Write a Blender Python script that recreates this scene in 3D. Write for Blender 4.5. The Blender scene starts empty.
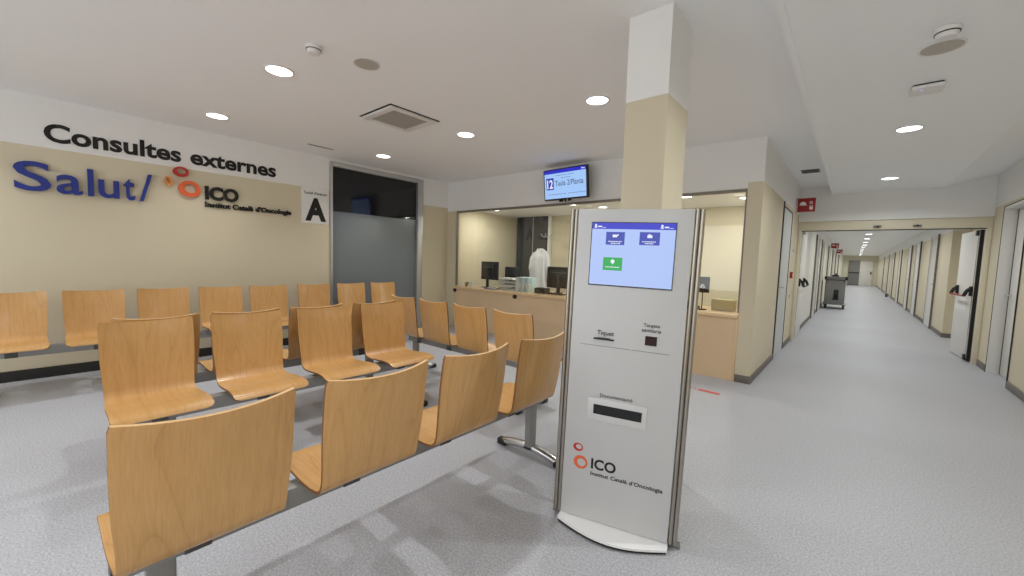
import bpy, bmesh, math, random
from mathutils import Vector, Matrix
random.seed(7)
S = bpy.context.scene
COL = S.collection
PI = math.pi

# ------------------------------------------------------------------ view
S.view_settings.view_transform = 'Standard'
S.view_settings.look = 'None'
S.view_settings.gamma = 1.0
S.view_settings.use_curve_mapping = False
S.view_settings.exposure = -0.12
try:
    S.cycles.max_bounces = 10
    S.cycles.diffuse_bounces = 5
    S.cycles.glossy_bounces = 4
    S.cycles.transparent_max_bounces = 12
    S.cycles.caustics_reflective = False
    S.cycles.caustics_refractive = False
    S.cycles.sample_clamp_indirect = 6
    S.cycles.use_denoising = True
except Exception:
    pass

# ------------------------------------------------------------------ materials
def srgb(r, g, b):
    f = lambda c: (c/255/12.92) if c/255 <= 0.04045 else ((c/255+0.055)/1.055)**2.4
    return (f(r), f(g), f(b), 1)

def mat(name, col, rough=0.6, metal=0.0, spec=0.5, emit=None, strength=1.0, bump=None, mottled=None):
    m = bpy.data.materials.new(name); m.use_nodes = True
    nt = m.node_tree; b = nt.nodes['Principled BSDF']
    b.inputs['Base Color'].default_value = col
    b.inputs['Roughness'].default_value = rough
    b.inputs['Metallic'].default_value = metal
    b.inputs['Specular IOR Level'].default_value = spec
    if emit:
        b.inputs['Emission Color'].default_value = emit
        b.inputs['Emission Strength'].default_value = strength
    if mottled or bump:
        tc = nt.nodes.new('ShaderNodeTexCoord')
        nz = nt.nodes.new('ShaderNodeTexNoise')
        nz.inputs['Scale'].default_value = (mottled or bump)[0]; nz.inputs['Detail'].default_value = 3
        nt.links.new(tc.outputs['Object'], nz.inputs['Vector'])
        if mottled:
            mx = nt.nodes.new('ShaderNodeMix'); mx.data_type = 'RGBA'
            k = mottled[1]
            mx.inputs['A'].default_value = (col[0]*(1-k), col[1]*(1-k), col[2]*(1-k), 1)
            mx.inputs['B'].default_value = (min(1, col[0]*(1+k)), min(1, col[1]*(1+k)), min(1, col[2]*(1+k)), 1)
            nt.links.new(nz.outputs['Fac'], mx.inputs['Factor'])
            nt.links.new(mx.outputs['Result'], b.inputs['Base Color'])
        if bump:
            bp = nt.nodes.new('ShaderNodeBump'); bp.inputs['Strength'].default_value = bump[1]
            bp.inputs['Distance'].default_value = 0.002
            nt.links.new(nz.outputs['Fac'], bp.inputs['Height']); nt.links.new(bp.outputs['Normal'], b.inputs['Normal'])
    return m

def wood_mat(name, dark, mid, light, sx=7.0, sy=0.8, rough=0.32, coords='UV', amount=1.0):
    m = bpy.data.materials.new(name); m.use_nodes = True
    nt = m.node_tree; N = nt.nodes.new; L = nt.links.new
    b = nt.nodes['Principled BSDF']
    b.inputs['Roughness'].default_value = rough
    b.inputs['Specular IOR Level'].default_value = 0.45
    b.inputs['Coat Weight'].default_value = 0.25; b.inputs['Coat Roughness'].default_value = 0.14
    tc = N('ShaderNodeTexCoord'); oi = N('ShaderNodeObjectInfo')
    mul = N('ShaderNodeVectorMath'); mul.operation = 'SCALE'; mul.inputs[0].default_value = (7.3, 3.1, 5.7)
    L(oi.outputs['Random'], mul.inputs['Scale'])
    add = N('ShaderNodeVectorMath'); add.operation = 'ADD'
    L(tc.outputs[coords], add.inputs[0]); L(mul.outputs[0], add.inputs[1])
    mp = N('ShaderNodeMapping'); mp.inputs['Scale'].default_value = (sx, sy, sx)
    L(add.outputs[0], mp.inputs['Vector'])
    n1 = N('ShaderNodeTexNoise'); n1.inputs['Scale'].default_value = 1.0; n1.inputs['Detail'].default_value = 2.0
    n1.inputs['Distortion'].default_value = 0.5
    L(mp.outputs[0], n1.inputs['Vector'])
    k = N('ShaderNodeMath'); k.operation = 'MULTIPLY'; k.inputs[1].default_value = 11.0
    L(n1.outputs['Fac'], k.inputs[0])
    fr = N('ShaderNodeMath'); fr.operation = 'FRACT'; L(k.outputs[0], fr.inputs[0])
    ramp = N('ShaderNodeValToRGB')
    e = ramp.color_ramp.elements
    e[0].position = 0.0; e[0].color = mid
    e[1].position = 1.0; e[1].color = dark
    x = e.new(0.55); x.color = light
    x2 = e.new(0.9); x2.color = mid
    L(fr.outputs[0], ramp.inputs['Fac'])
    # broad tone
    n3 = N('ShaderNodeTexNoise'); n3.inputs['Scale'].default_value = 2.2; n3.inputs['Detail'].default_value = 2
    L(add.outputs[0], n3.inputs['Vector'])
    # fine pores
    mp2 = N('ShaderNodeMapping'); mp2.inputs['Scale'].default_value = (260, 14, 260)
    L(add.outputs[0], mp2.inputs['Vector'])
    n2 = N('ShaderNodeTexNoise'); n2.inputs['Scale'].default_value = 1.0; n2.inputs['Detail'].default_value = 2
    L(mp2.outputs[0], n2.inputs['Vector'])
    m1 = N('ShaderNodeMix'); m1.data_type = 'RGBA'; m1.inputs['Factor'].default_value = 0.38*amount
    m1.inputs['A'].default_value = mid
    L(ramp.outputs['Color'], m1.inputs['B'])
    m2 = N('ShaderNodeMix'); m2.data_type = 'RGBA'; m2.blend_type = 'MULTIPLY'; m2.inputs['Factor'].default_value = 0.30*amount
    L(m1.outputs['Result'], m2.inputs['A'])
    r2 = N('ShaderNodeValToRGB'); r2.color_ramp.elements[0].position = 0.3; r2.color_ramp.elements[0].color = (.55, .5, .45, 1)
    r2.color_ramp.elements[1].position = 0.6; r2.color_ramp.elements[1].color = (1, 1, 1, 1)
    L(n2.outputs['Fac'], r2.inputs['Fac']); L(r2.outputs['Color'], m2.inputs['B'])
    m3 = N('ShaderNodeMix'); m3.data_type = 'RGBA'; m3.blend_type = 'MULTIPLY'; m3.inputs['Factor'].default_value = 0.5*amount
    L(m2.outputs['Result'], m3.inputs['A'])
    r3 = N('ShaderNodeValToRGB'); r3.color_ramp.elements[0].position = 0.35; r3.color_ramp.elements[0].color = (.82, .76, .68, 1)
    r3.color_ramp.elements[1].position = 0.65; r3.color_ramp.elements[1].color = (1, 1, 1, 1)
    L(n3.outputs['Fac'], r3.inputs['Fac']); L(r3.outputs['Color'], m3.inputs['B'])
    L(m3.outputs['Result'], b.inputs['Base Color'])
    return m

def floor_mat():
    m = bpy.data.materials.new('speckled_vinyl'); m.use_nodes = True
    nt = m.node_tree; N = nt.nodes.new; L = nt.links.new
    b = nt.nodes['Principled BSDF']
    b.inputs['Roughness'].default_value = 0.5
    b.inputs['Specular IOR Level'].default_value = 0.35
    tc = N('ShaderNodeTexCoord')
    n1 = N('ShaderNodeTexNoise'); n1.inputs['Scale'].default_value = 110; n1.inputs['Detail'].default_value = 4; n1.inputs['Roughness'].default_value = .7
    L(tc.outputs['Object'], n1.inputs['Vector'])
    r = N('ShaderNodeValToRGB')
    e = r.color_ramp.elements
    e[0].position = 0.33; e[0].color = srgb(150, 151, 155)
    e[1].position = 0.66; e[1].color = srgb(202, 203, 208)
    x = e.new(0.5); x.color = srgb(179, 180, 185)
    L(n1.outputs['Fac'], r.inputs['Fac'])
    n2 = N('ShaderNodeTexNoise'); n2.inputs['Scale'].default_value = 0.9; n2.inputs['Detail'].default_value = 3
    L(tc.outputs['Object'], n2.inputs['Vector'])
    r2 = N('ShaderNodeValToRGB'); r2.color_ramp.elements[0].color = (.9, .9, .9, 1); r2.color_ramp.elements[1].color = (1, 1, 1, 1)
    L(n2.outputs['Fac'], r2.inputs['Fac'])
    mx = N('ShaderNodeMix'); mx.data_type = 'RGBA'; mx.blend_type = 'MULTIPLY'; mx.inputs['Factor'].default_value = 1
    L(r.outputs['Color'], mx.inputs['A']); L(r2.outputs['Color'], mx.inputs['B'])
    L(mx.outputs['Result'], b.inputs['Base Color'])
    return m

def glass_mat():
    m = bpy.data.materials.new('clear_glass'); m.use_nodes = True
    nt = m.node_tree; nt.nodes.clear(); N = nt.nodes.new; L = nt.links.new
    out = N('ShaderNodeOutputMaterial'); mix = N('ShaderNodeMixShader')
    tr = N('ShaderNodeBsdfTransparent'); tr.inputs['Color'].default_value = (.96, .975, .965, 1)
    gl = N('ShaderNodeBsdfGlossy'); gl.inputs['Roughness'].default_value = 0.0
    fr = N('ShaderNodeFresnel'); ge = N('ShaderNodeNewGeometry')
    mm = N('ShaderNodeMath'); mm.operation = 'MULTIPLY_ADD'; mm.inputs[1].default_value = 1/1.5-1.5; mm.inputs[2].default_value = 1.5
    L(ge.outputs['Backfacing'], mm.inputs[0]); L(mm.outputs[0], fr.inputs['IOR'])
    L(fr.outputs[0], mix.inputs['Fac']); L(tr.outputs[0], mix.inputs[1]); L(gl.outputs[0], mix.inputs[2])
    L(mix.outputs[0], out.inputs['Surface'])
    return m

M = {}
M['cream'] = mat('cream_paint', srgb(214, 204, 178), 0.55, mottled=(1.3, .02))
M['white'] = mat('white_paint', srgb(236, 235, 233), 0.6, mottled=(1.1, .015))
M['ceil'] = mat('ceiling_paint', srgb(247, 248, 250), 0.8, mottled=(1.5, .012))
M['strip'] = mat('strip_ceiling_paint', srgb(246, 248, 252), 0.6)
M['floor'] = floor_mat()
M['base'] = mat('black_skirting', srgb(38, 36, 34), 0.5)
M['baseg'] = mat('grey_skirting', srgb(112, 104, 98), 0.5)
M['wood'] = wood_mat('beech_veneer', srgb(172, 124, 72), srgb(204, 158, 98), srgb(218, 174, 118), 5.0, .55, .27, 'UV', .8)
M['edge'] = mat('ply_edge', srgb(120, 78, 40), 0.55)
M['edgetop'] = mat('ply_edge_light', srgb(226, 186, 134), 0.45)
M['deskwood'] = wood_mat('pale_beech_board', srgb(200, 168, 128), srgb(230, 202, 164), srgb(230, 204, 168), 3.0, 24.0, 0.42, 'Object', .45)
M['desktop'] = wood_mat('pale_beech_top', srgb(208, 172, 126), srgb(232, 200, 156), srgb(238, 212, 172), 1.0, 14.0, 0.35, 'Object', .4)
M['beam'] = mat('grey_powder_coat', srgb(146, 146, 144), 0.42, 0.35)
M['bracket'] = mat('dark_bracket', srgb(84, 84, 84), 0.45, 0.3)
M['chrome'] = mat('polished_aluminium', srgb(205, 205, 205), 0.22, 1.0)
M['black'] = mat('black_plastic', srgb(18, 18, 19), 0.4)
M['blackgloss'] = mat('black_gloss', srgb(12, 12, 13), 0.08)
M['alu'] = mat('satin_aluminium', srgb(196, 196, 196), 0.4, 0.7)
M['steel'] = mat('brushed_steel', srgb(170, 164, 154), 0.3, 0.95)
M['kiosk'] = mat('kiosk_white_coat', srgb(196, 196, 196), 0.38, mottled=(2, .01))
M['kioskl'] = mat('kiosk_light_plate', srgb(236, 236, 236), 0.4)
M['seam'] = mat('seam_grey', srgb(120, 120, 120), 0.6)
M['darkglass'] = mat('dark_glass', srgb(24, 25, 28), 0.06, 0, 0.5)
M['greyglass'] = mat('grey_film_glass', srgb(122, 130, 136), 0.2, 0, 0.5)
M['glass'] = glass_mat()
M['blue'] = mat('blue_letter_face', srgb(36, 54, 140), 0.4)
M['text'] = mat('black_letter_face', srgb(12, 11, 11), 0.45)
M['red'] = mat('logo_red', srgb(190, 44, 40), 0.4)
M['orange'] = mat('logo_orange', srgb(228, 100, 52), 0.4)
M['amber'] = mat('logo_amber', srgb(224, 140, 70), 0.4)
M['signw'] = mat('sign_white', srgb(232, 232, 228), 0.5)
M['signred'] = mat('sign_red', srgb(158, 20, 24), 0.4)
M['tape'] = mat('red_floor_tape', srgb(214, 84, 70), 0.5)
M['fixture'] = mat('white_plastic', srgb(232, 230, 228), 0.45)
M['grille'] = mat('speaker_grille', srgb(186, 180, 172), 0.7)
M['shadowgap'] = mat('black_gap', srgb(24, 22, 22), 0.8)
M['lamp'] = mat('lamp_diffuser', (1, 1, 1, 1), 0.5, emit=(1, .98, .95, 1), strength=7)
M['lampc'] = mat('corridor_lamp_diffuser', (1, 1, 1, 1), 0.5, emit=(.93, .95, 1, 1), strength=7)
M['led'] = mat('blue_led', (0.2, .3, 1, 1), 0.5, emit=(.3, .4, 1, 1), strength=2)
M['scr'] = mat('screen_glow', (0, 0, 0, 1), 0.25, emit=srgb(176, 198, 250), strength=1.0)
M['scrhead'] = mat('screen_header_blue', (0, 0, 0, 1), 0.25, emit=srgb(40, 44, 200), strength=1.0)
M['scrbtn'] = mat('screen_button_blue', (0, 0, 0, 1), 0.25, emit=srgb(52, 66, 176), strength=1.0)
M['scrgreen'] = mat('screen_button_green', (0, 0, 0, 1), 0.25, emit=srgb(10, 170, 74), strength=1.0)
M['scrwhite'] = mat('screen_white', (0, 0, 0, 1), 0.25, emit=srgb(235, 240, 255), strength=1.0)
M['scrtext'] = mat('screen_text_grey', (0, 0, 0, 1), 0.25, emit=srgb(92, 104, 140), strength=1.0)
M['tvscr'] = mat('tv_glow', (0, 0, 0, 1), 0.25, emit=srgb(164, 202, 252), strength=1.05)
M['doorw'] = mat('white_laminate_door', srgb(224, 222, 216), 0.45)
M['doorg'] = mat('pale_grey_door', srgb(198, 200, 200), 0.45)
M['pale'] = mat('pale_corridor_paint', srgb(222, 219, 200), 0.5)
M['doorcream'] = mat('cream_frame', srgb(222, 214, 190), 0.45)
M['greysteel'] = mat('grey_steel_door', srgb(128, 128, 126), 0.45)
M['rail'] = mat('window_rail', srgb(132, 124, 114), 0.45, 0.3)
M['darkcab'] = mat('dark_grey_cabinet', srgb(56, 58, 64), 0.35)
M['coat'] = mat('white_cotton', srgb(214, 216, 220), 0.85, bump=(60, .3))
M['paper'] = mat('white_paper', srgb(228, 230, 232), 0.7)
M['teal'] = mat('pale_blue_folder', srgb(176, 208, 214), 0.6)
M['green'] = mat('leaf_green', srgb(70, 100, 52), 0.6)
M['pot'] = mat('clay_pot', srgb(150, 110, 84), 0.7)
M['beige'] = mat('beige_cardboard', srgb(206, 192, 150), 0.7)
M['trolley'] = mat('grey_trolley_panel', srgb(132, 132, 130), 0.5)
M['navy'] = mat('navy_plastic', srgb(44, 60, 130), 0.5)

# ------------------------------------------------------------------ mesh helpers
class MB:
    def __init__(self):
        self.bm = bmesh.new(); self.mats = []
        self.uv = None
    def mi(self, m):
        if m not in self.mats: self.mats.append(m)
        return self.mats.index(m)
    def _set(self, geom, m, smooth=False):
        i = self.mi(m)
        for f in geom:
            f.material_index = i; f.smooth = smooth
    def box(self, x0, x1, y0, y1, z0, z1, m, bev=0.0, mtx=None, seg=2):
        b2 = bmesh.new()
        bmesh.ops.create_cube(b2, size=1)
        for v in b2.verts:
            v.co = Vector((x0+(x1-x0)*(v.co.x+.5), y0+(y1-y0)*(v.co.y+.5), z0+(z1-z0)*(v.co.z+.5)))
        if bev > 0:
            bmesh.ops.bevel(b2, geom=list(b2.edges), offset=bev, segments=seg, affect='EDGES', profile=.5)
        self._merge(b2, m, bev > 0, mtx)
        return self
    def _merge(self, b2, m, smooth, mtx=None):
        if mtx is not None: bmesh.ops.transform(b2, matrix=mtx, verts=b2.verts)
        i = self.mi(m); vm = {}
        for v in b2.verts: vm[v] = self.bm.verts.new(v.co)
        for f in b2.faces:
            try:
                nf = self.bm.faces.new([vm[v] for v in f.verts]); nf.material_index = i; nf.smooth = smooth
            except ValueError: pass
        b2.free()
    def cyl(self, c, r, h, m, axis='Z', seg=32, r2=None, bev=0.0, sx=1, sy=1):
        b2 = bmesh.new()
        bmesh.ops.create_cone(b2, cap_ends=True, segments=seg, radius1=r, radius2=r if r2 is None else r2, depth=h)
        if bev > 0:
            es = [e for e in b2.edges if abs(e.verts[0].co.z-e.verts[1].co.z) < 1e-6]
            bmesh.ops.bevel(b2, geom=es, offset=bev, segments=3, affect='EDGES', profile=.5)
        for v in b2.verts: v.co.x *= sx; v.co.y *= sy
        R = {'Z': Matrix.Identity(4), 'X': Matrix.Rotation(PI/2, 4, 'Y'), 'Y': Matrix.Rotation(PI/2, 4, 'X')}[axis]
        self._merge(b2, m, True, Matrix.Translation(Vector(c)) @ R)
        return self
    def prism(self, pts, h, m, mtx=None, smooth=False):
        """closed polygon pts (x,y) extruded along z from 0 to h"""
        b2 = bmesh.new()
        lo = [b2.verts.new((p[0], p[1], 0)) for p in pts]; hi = [b2.verts.new((p[0], p[1], h)) for p in pts]
        n = len(pts)
        b2.faces.new(lo[::-1]); b2.faces.new(hi)
        for k in range(n): b2.faces.new([lo[k], lo[(k+1) % n], hi[(k+1) % n], hi[k]])
        bmesh.ops.recalc_face_normals(b2, faces=b2.faces)
        self._merge(b2, m, smooth, mtx)
        return self
    def ring(self, c, ro, ri, h, m, mtx=None, seg=40, sx=1, sy=1, off=(0, 0)):
        b2 = bmesh.new(); A = []
        for k in range(seg):
            a = 2*PI*k/seg; ca, sa = math.cos(a), math.sin(a)
            A.append([b2.verts.new((ro*ca*sx, ro*sa*sy, 0)), b2.verts.new((ro*ca*sx, ro*sa*sy, h)),
                      b2.verts.new((ri*ca*sx+off[0], ri*sa*sy+off[1], h)), b2.verts.new((ri*ca*sx+off[0], ri*sa*sy+off[1], 0))])
        for k in range(seg):
            p, q = A[k], A[(k+1) % seg]
            for j in range(4): b2.faces.new([p[j], q[j], q[(j+1) % 4], p[(j+1) % 4]])
        bmesh.ops.recalc_face_normals(b2, faces=b2.faces)
        mm = Matrix.Translation(Vector(c)) if mtx is None else mtx @ Matrix.Translation(Vector(c))
        self._merge(b2, m, False, mm)
        return self
    def tube(self, pts, r, m, seg=10):
        b2 = bmesh.new(); rings = []
        n = len(pts); pts = [Vector(p) for p in pts]
        rs = r if isinstance(r, (list, tuple)) else [r]*n
        for k, p in enumerate(pts):
            t = (pts[min(k+1, n-1)]-pts[max(k-1, 0)]).normalized()
            a = t.cross(Vector((0, 0, 1)))
            if a.length < .05: a = t.cross(Vector((0, 1, 0)))
            a.normalize(); b = t.cross(a)
            rings.append([b2.verts.new(p+a*rs[k]*math.cos(2*PI*j/seg)+b*rs[k]*math.sin(2*PI*j/seg)) for j in range(seg)])
        for k in range(n-1):
            for j in range(seg): b2.faces.new([rings[k][j], rings[k][(j+1) % seg], rings[k+1][(j+1) % seg], rings[k+1][j]])
        b2.faces.new(rings[0]); b2.faces.new(rings[-1][::-1])
        bmesh.ops.recalc_face_normals(b2, faces=b2.faces)
        self._merge(b2, m, True)
        return self
    def build(self, name, parent=None, loc=None, mtx=None, kind=None):
        me = bpy.data.meshes.new(name); self.bm.to_mesh(me); self.bm.free()
        for m in self.mats: me.materials.append(m)
        o = bpy.data.objects.new(name, me); COL.objects.link(o)
        if loc is not None: o.location = loc
        if mtx is not None: o.matrix_local = mtx
        if parent is not None: o.parent = parent
        elif kind is None: pass
        if kind: o['kind'] = kind
        if any(p.use_smooth for p in me.polygons):
            try: me.set_sharp_from_angle(angle=math.radians(38))
            except Exception: pass
        return o

def tag(o, label, cat, group=None):
    o['label'] = label; o['category'] = cat
    if group: o['group'] = group
    return o

def empty(name, loc=(0, 0, 0), rz=0.0, label=None, cat=None, group=None, kind=None):
    o = bpy.data.objects.new(name, None); COL.objects.link(o)
    o.location = loc; o.rotation_euler = (0, 0, rz); o.empty_display_size = .1
    if label: tag(o, label, cat, group)
    if kind: o['kind'] = kind
    return o

def copy_tree(o, parent=None):
    c = o.copy(); COL.objects.link(c)
    if parent is not None: c.parent = parent
    for ch in [x for x in bpy.data.objects if x.parent == o]:
        copy_tree(ch, c)
    return c

def text_mesh(body, height_ref, width, depth, m, bold=0.0, align='LEFT', shear=0, spacing=1.0):
    """mesh of a word in the local XY plane: cap height height_ref, total width `width` (None: natural)"""
    cu = bpy.data.curves.new('t', 'FONT'); cu.body = body; cu.size = 1.0
    cu.extrude = 0.0; cu.offset = bold; cu.shear = shear; cu.space_character = spacing
    cu.align_x = 'LEFT'; cu.resolution_u = 4
    ob = bpy.data.objects.new('t', cu); COL.objects.link(ob)
    dg = bpy.context.evaluated_depsgraph_get()
    me = bpy.data.meshes.new_from_object(ob.evaluated_get(dg))
    bpy.data.objects.remove(ob); bpy.data.curves.remove(cu)
    xs = [v.co.x for v in me.vertices]; x0, x1 = min(xs), max(xs)
    cap = 0.729
    sy = height_ref/cap; sx = sy if width is None else width/(x1-x0)
    bm = bmesh.new(); bm.from_mesh(me); bpy.data.meshes.remove(me)
    for v in bm.verts: v.co = Vector(((v.co.x-x0)*sx, v.co.y*sy, 0))
    w = (x1-x0)*sx
    if align == 'CENTER':
        for v in bm.verts: v.co.x -= w/2
    bmesh.ops.remove_doubles(bm, verts=bm.verts, dist=1e-5)
    if depth > 0:
        r = bmesh.ops.extrude_face_region(bm, geom=list(bm.faces))
        vs = [g for g in r['geom'] if isinstance(g, bmesh.types.BMVert)]
        bmesh.ops.translate(bm, vec=(0, 0, depth), verts=vs)
        bmesh.ops.recalc_face_normals(bm, faces=bm.faces)
    out = MB(); i = out.mi(m); out.bm.free(); out.bm = bm
    return out

# frame matrices: local x = reading direction, local y = up, local z = out of the wall
def frame(origin, xdir, zdir):
    x = Vector(xdir).normalized(); z = Vector(zdir).normalized(); y = z.cross(x)
    return Matrix(((x.x, y.x, z.x, origin[0]), (x.y, y.y, z.y, origin[1]), (x.z, y.z, z.z, origin[2]), (0, 0, 0, 1)))

# ------------------------------------------------------------------ key dimensions
XL, YC, XP, XR = -5.844, 4.948, -0.784, 1.404
ZC, ZB, YB = 2.64, 2.18, 8.45
Y0 = -3.6      # behind the camera
XS0, XS1, ZS = -0.358, 0.907, 2.50
YE = 43.0      # far end of the corridor

# ------------------------------------------------------------------ shell
MB().box(XL-.12, XR+.6, Y0, YE+.2, -.06, 0, M['floor']).build('floor', kind='structure')
MB().box(XL-.12, XR+.3, Y0, YB+.15, ZC, ZC+.06, M['ceil']).build('ceiling', kind='structure')
s = MB()
s.box(XS0, XS1, Y0, YB, ZS, ZC-.001, M['strip'])
s.prism([(XS1, ZS), (XR, ZC-.012), (XR, ZC-.001), (XS1, ZC-.001)], YB-Y0, M['ceil'], frame((0, YB, 0), (1, 0, 0), (0, -1, 0)))
s.build('ceiling_corridor', kind='structure')
t = MB(); t.box(XS0-.010, XS0-.001, Y0, YB, ZS-.004, ZC-.001, M['strip']).box(XS0-.001, XS0+.022, Y0, YB, ZS-.004, ZS-.0005, M['strip'])
t.build('trim_1', kind='structure')

# left wall, with the opening of the dark glass screen
D0, D1, DZ = 2.735, 4.375, 2.60
w = MB(); a, b = XL-.12, XL
w.box(a, b, Y0, D0, 0, ZB, M['cream']).box(a, b, Y0, D0, ZB, ZC, M['white'])
w.box(a, b, D1, 7.1, 0, ZB, M['cream']).box(a, b, D1, 7.1, ZB, ZC, M['white'])
w.box(a, b, D0, D1, DZ, ZC, M['white'])
w.build('wall_left', kind='structure')
MB().box(XL, XL+.014, Y0, D0-.002, 0.0, .10, M['base'], .003).build('baseboard_left', kind='structure')
MB().box(XL, XL+.014, D1+.002, YC, 0.0, .10, M['baseg'], .003).build('baseboard_glass', kind='structure')

# dark glass screen in left wall
d = MB(); f = M['alu']
d.box(XL-.09, XL+.02, D0, D0+.04, 0, DZ, f, .004).box(XL-.09, XL+.02, D1-.11, D1, 0, DZ, f, .004)
d.box(XL-.09, XL+.02, D0+.04, D1-.11, DZ-.065, DZ, f, .004)
fr_ = d.build('door_1', kind='structure')
MB().box(XL-.05, XL-.035, D0+.041, D1-.111, 1.89, DZ-.066, M['darkglass']).build('upper_glass', fr_)
MB().box(XL-.05, XL-.035, D0+.041, D1-.111, 0.003, 1.889, M['greyglass']).build('lower_glass', fr_)
MB().box(XL-.034, XL-.026, D0+.041, D1-.111, 1.884, 1.894, M['greyglass']).build('glass_joint', fr_)

# reception front: left jamb, right pillar, bulkhead
w = MB()
w.box(XL+.001, -5.61, YC, YC+.12, 0, 2.115, M['cream'])
w.box(-.93, XP, YC, YC+.12, 0, 2.177, M['cream'])
w.box(XL+.001, -.93, YC, YC+.12, 2.115, ZC-.001, M['white'])
w.box(-.93, XP, YC, YC+.12, 2.177, ZC-.001, M['white'])
w.build('wall_reception', kind='structure')
b_ = MB().box(-.93, XP+.012, YC-.012, YC-.001, 0, .085, M['baseg'], .003)
b_.box(XP+.001, XP+.012, YC-.001, 6.53, 0, .085, M['baseg'], .003)
b_.build('baseboard_pillar', kind='structure')

# reception room behind the glass
YR = 7.0
w = MB(); w.box(XL, -.905, YR, YR+.1, 0, 2.26, M['cream']); w.build('wall_back', kind='structure')
MB().box(XL+.001, -.905, YC+.121, YR-.001, 2.2, 2.26, M['ceil']).build('ceiling_reception', kind='structure')
d = MB(); d.box(-5.80, -4.96, YR-.06, YR-.001, 0, 2.199, M['darkcab'])
c = d.build('door_10', kind='structure')
MB().box(-5.36, -5.345, YR-.068, YR-.061, .02, 2.18, M['alu']).build('door_edge', c)
MB().box(-4.955, -4.90, YR-.07, YR-.001, 0, 2.199, M['white']).build('door_jamb', c)

# glazing
g = MB()
g.box(-5.61, -5.592, YC+.02, YC+.06, .76, 2.114, M['rail'])
g.box(-5.592, -.931, YC+.015, YC+.065, 2.083, 2.114, M['rail'])
g.box(-.95, -.931, YC+.02, YC+.06, .76, 2.083, M['rail'])
fr_ = g.build('window_1', kind='structure')
MB().box(-5.591, -3.36, YC+.035, YC+.045, .745, 2.082, M['glass']).build('window_pane', fr_)
MB().box(-3.352, -.951, YC+.035, YC+.045, .745, 2.082, M['glass']).build('window_pane', fr_)

# corridor left wall
w = MB(); a, b = XP-.12, XP
E0, E1 = 6.55, 7.52
for (y0, y1, z0) in ((YC+.121, E0, 0), (E1, YB+.15, 0), (E0, E1, 2.12)):
    if z0 < ZB: w.box(a, b, y0, y1, z0, ZB, M['cream'])
    w.box(a, b, y0, y1, ZB, ZC-.001, M['white'])
w.build('wall_corridor_left', kind='structure')
d = MB()
d.box(XP-.06, XP+.012, E0-.03, E0+.02, 0, 2.17, M['base'])
d.box(XP-.06, XP+.008, E1-.02, E1+.012, 0, 2.12, M['base'])
d.box(XP-.06, XP+.008, E0+.02, E1-.02, 2.10, 2.12, M['base'])
d = d.build('door_2', kind='structure')
MB().box(XP-.03, XP+.002, E0+.021, E1-.021, .006, 2.099, M['doorg']).build('door_leaf', d)
MB().cyl((XP+.03, E0+.1, 1.0), .009, .056, M['alu'], 'X').tube([(XP+.055, E0+.1, 1.0), (XP+.055, E0+.22, 1.0)], .009, M['alu']).build('door_handle', d)
MB().box(XP+.001, XP+.012, E1+.014, YB, 0, .085, M['baseg'], .003).build('baseboard_corridor', kind='structure')

# corridor right wall with doorway
F0, F1 = 7.03, 7.96
w = MB(); a, b = XR, XR+.16
for (y0, y1, z0) in ((Y0, F0, 0), (F1, YB+.15, 0), (F0, F1, 2.13)):
    w.box(a, b, y0, y1, z0, ZB, M['cream']); w.box(a, b, y0, y1, ZB, ZC-.001, M['white'])
w.build('wall_right', kind='structure')
d = MB()
d.box(XR-.008, XR+.15, F1-.03, F1-.001, 0, 2.128, M['doorw'])
d.box(XR-.008, XR+.15, F0+.001, F0+.03, 0, 2.128, M['doorw'])
d.box(XR-.008, XR+.15, F0+.03, F1-.03, 2.10, 2.128, M['doorw'])
d.box(XR-.012, XR-.002, F1-.001, F1+.012, 0, 2.14, M['base'])
d.box(XR-.012, XR-.002, F0-.012, F1+.012, 2.129, 2.14, M['base'])
d.box(XR-.012, XR-.002, F0-.012, F0+.001, 0, 2.14, M['base'])
d = d.build('door_3', kind='structure')
MB().box(XR+.10, XR+.14, F0+.031, F1-.07, .006, 2.095, M['doorw'], .003).build('door_leaf', d)
MB().box(XR+.10, XR+.14, F1-.069, F1-.031, .006, 2.095, M['base']).build('door_gap', d)
MB().cyl((XR+.075, F1-.14, 1.02), .009, .05, M['alu'], 'X').tube([(XR+.055, F1-.14, 1.02), (XR+.055, F1-.26, 1.02)], .009, M['alu']).build('door_handle', d)
bb = MB().box(XR-.012, XR-.001, Y0, F0-.013, 0, .085, M['baseg'], .003).box(XR-.012, XR-.001, F1+.013, YB, 0, .085, M['baseg'], .003)
bb.build('baseboard_right', kind='structure')

# rear wall behind the camera, wide opening added to let in world fill light
w = MB()
w.box(XL-.12, XR+.16, Y0-.12, Y0, 0, .5, M['cream']).box(XL-.12, XR+.16, Y0-.12, Y0, 2.5, ZC, M['white'])
w.box(XL-.12, XL+.6, Y0-.12, Y0, .5, 2.5, M['cream']).box(XR-.2, XR+.16, Y0-.12, Y0, .5, 2.5, M['cream'])
w.build('wall_rear', kind='structure')

# header over the fire doors
w = MB()
w.box(XP+.001, XR-.001, YB, YB+.15, 2.065, ZC-.001, M['white'])
w.build('wall_header', kind='structure')
t = MB()
t.box(XP+.001, XR-.001, YB+.03, YB+.15, 1.915, 2.064, M['doorcream'], .004)
t.box(XP+.001, XR-.001, YB+.05, YB+.13, 1.905, 1.914, M['base'])
t.build('trim_2', kind='structure')
t = MB().box(XP+.001, XP+.05, YB+.03, YB+.15, 0, 1.914, M['doorcream'], .004)
t.box(XR-.05, XR-.001, YB+.03, YB+.15, 0, 1.914, M['doorcream'], .004)
t.build('trim_3', kind='structure')

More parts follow.
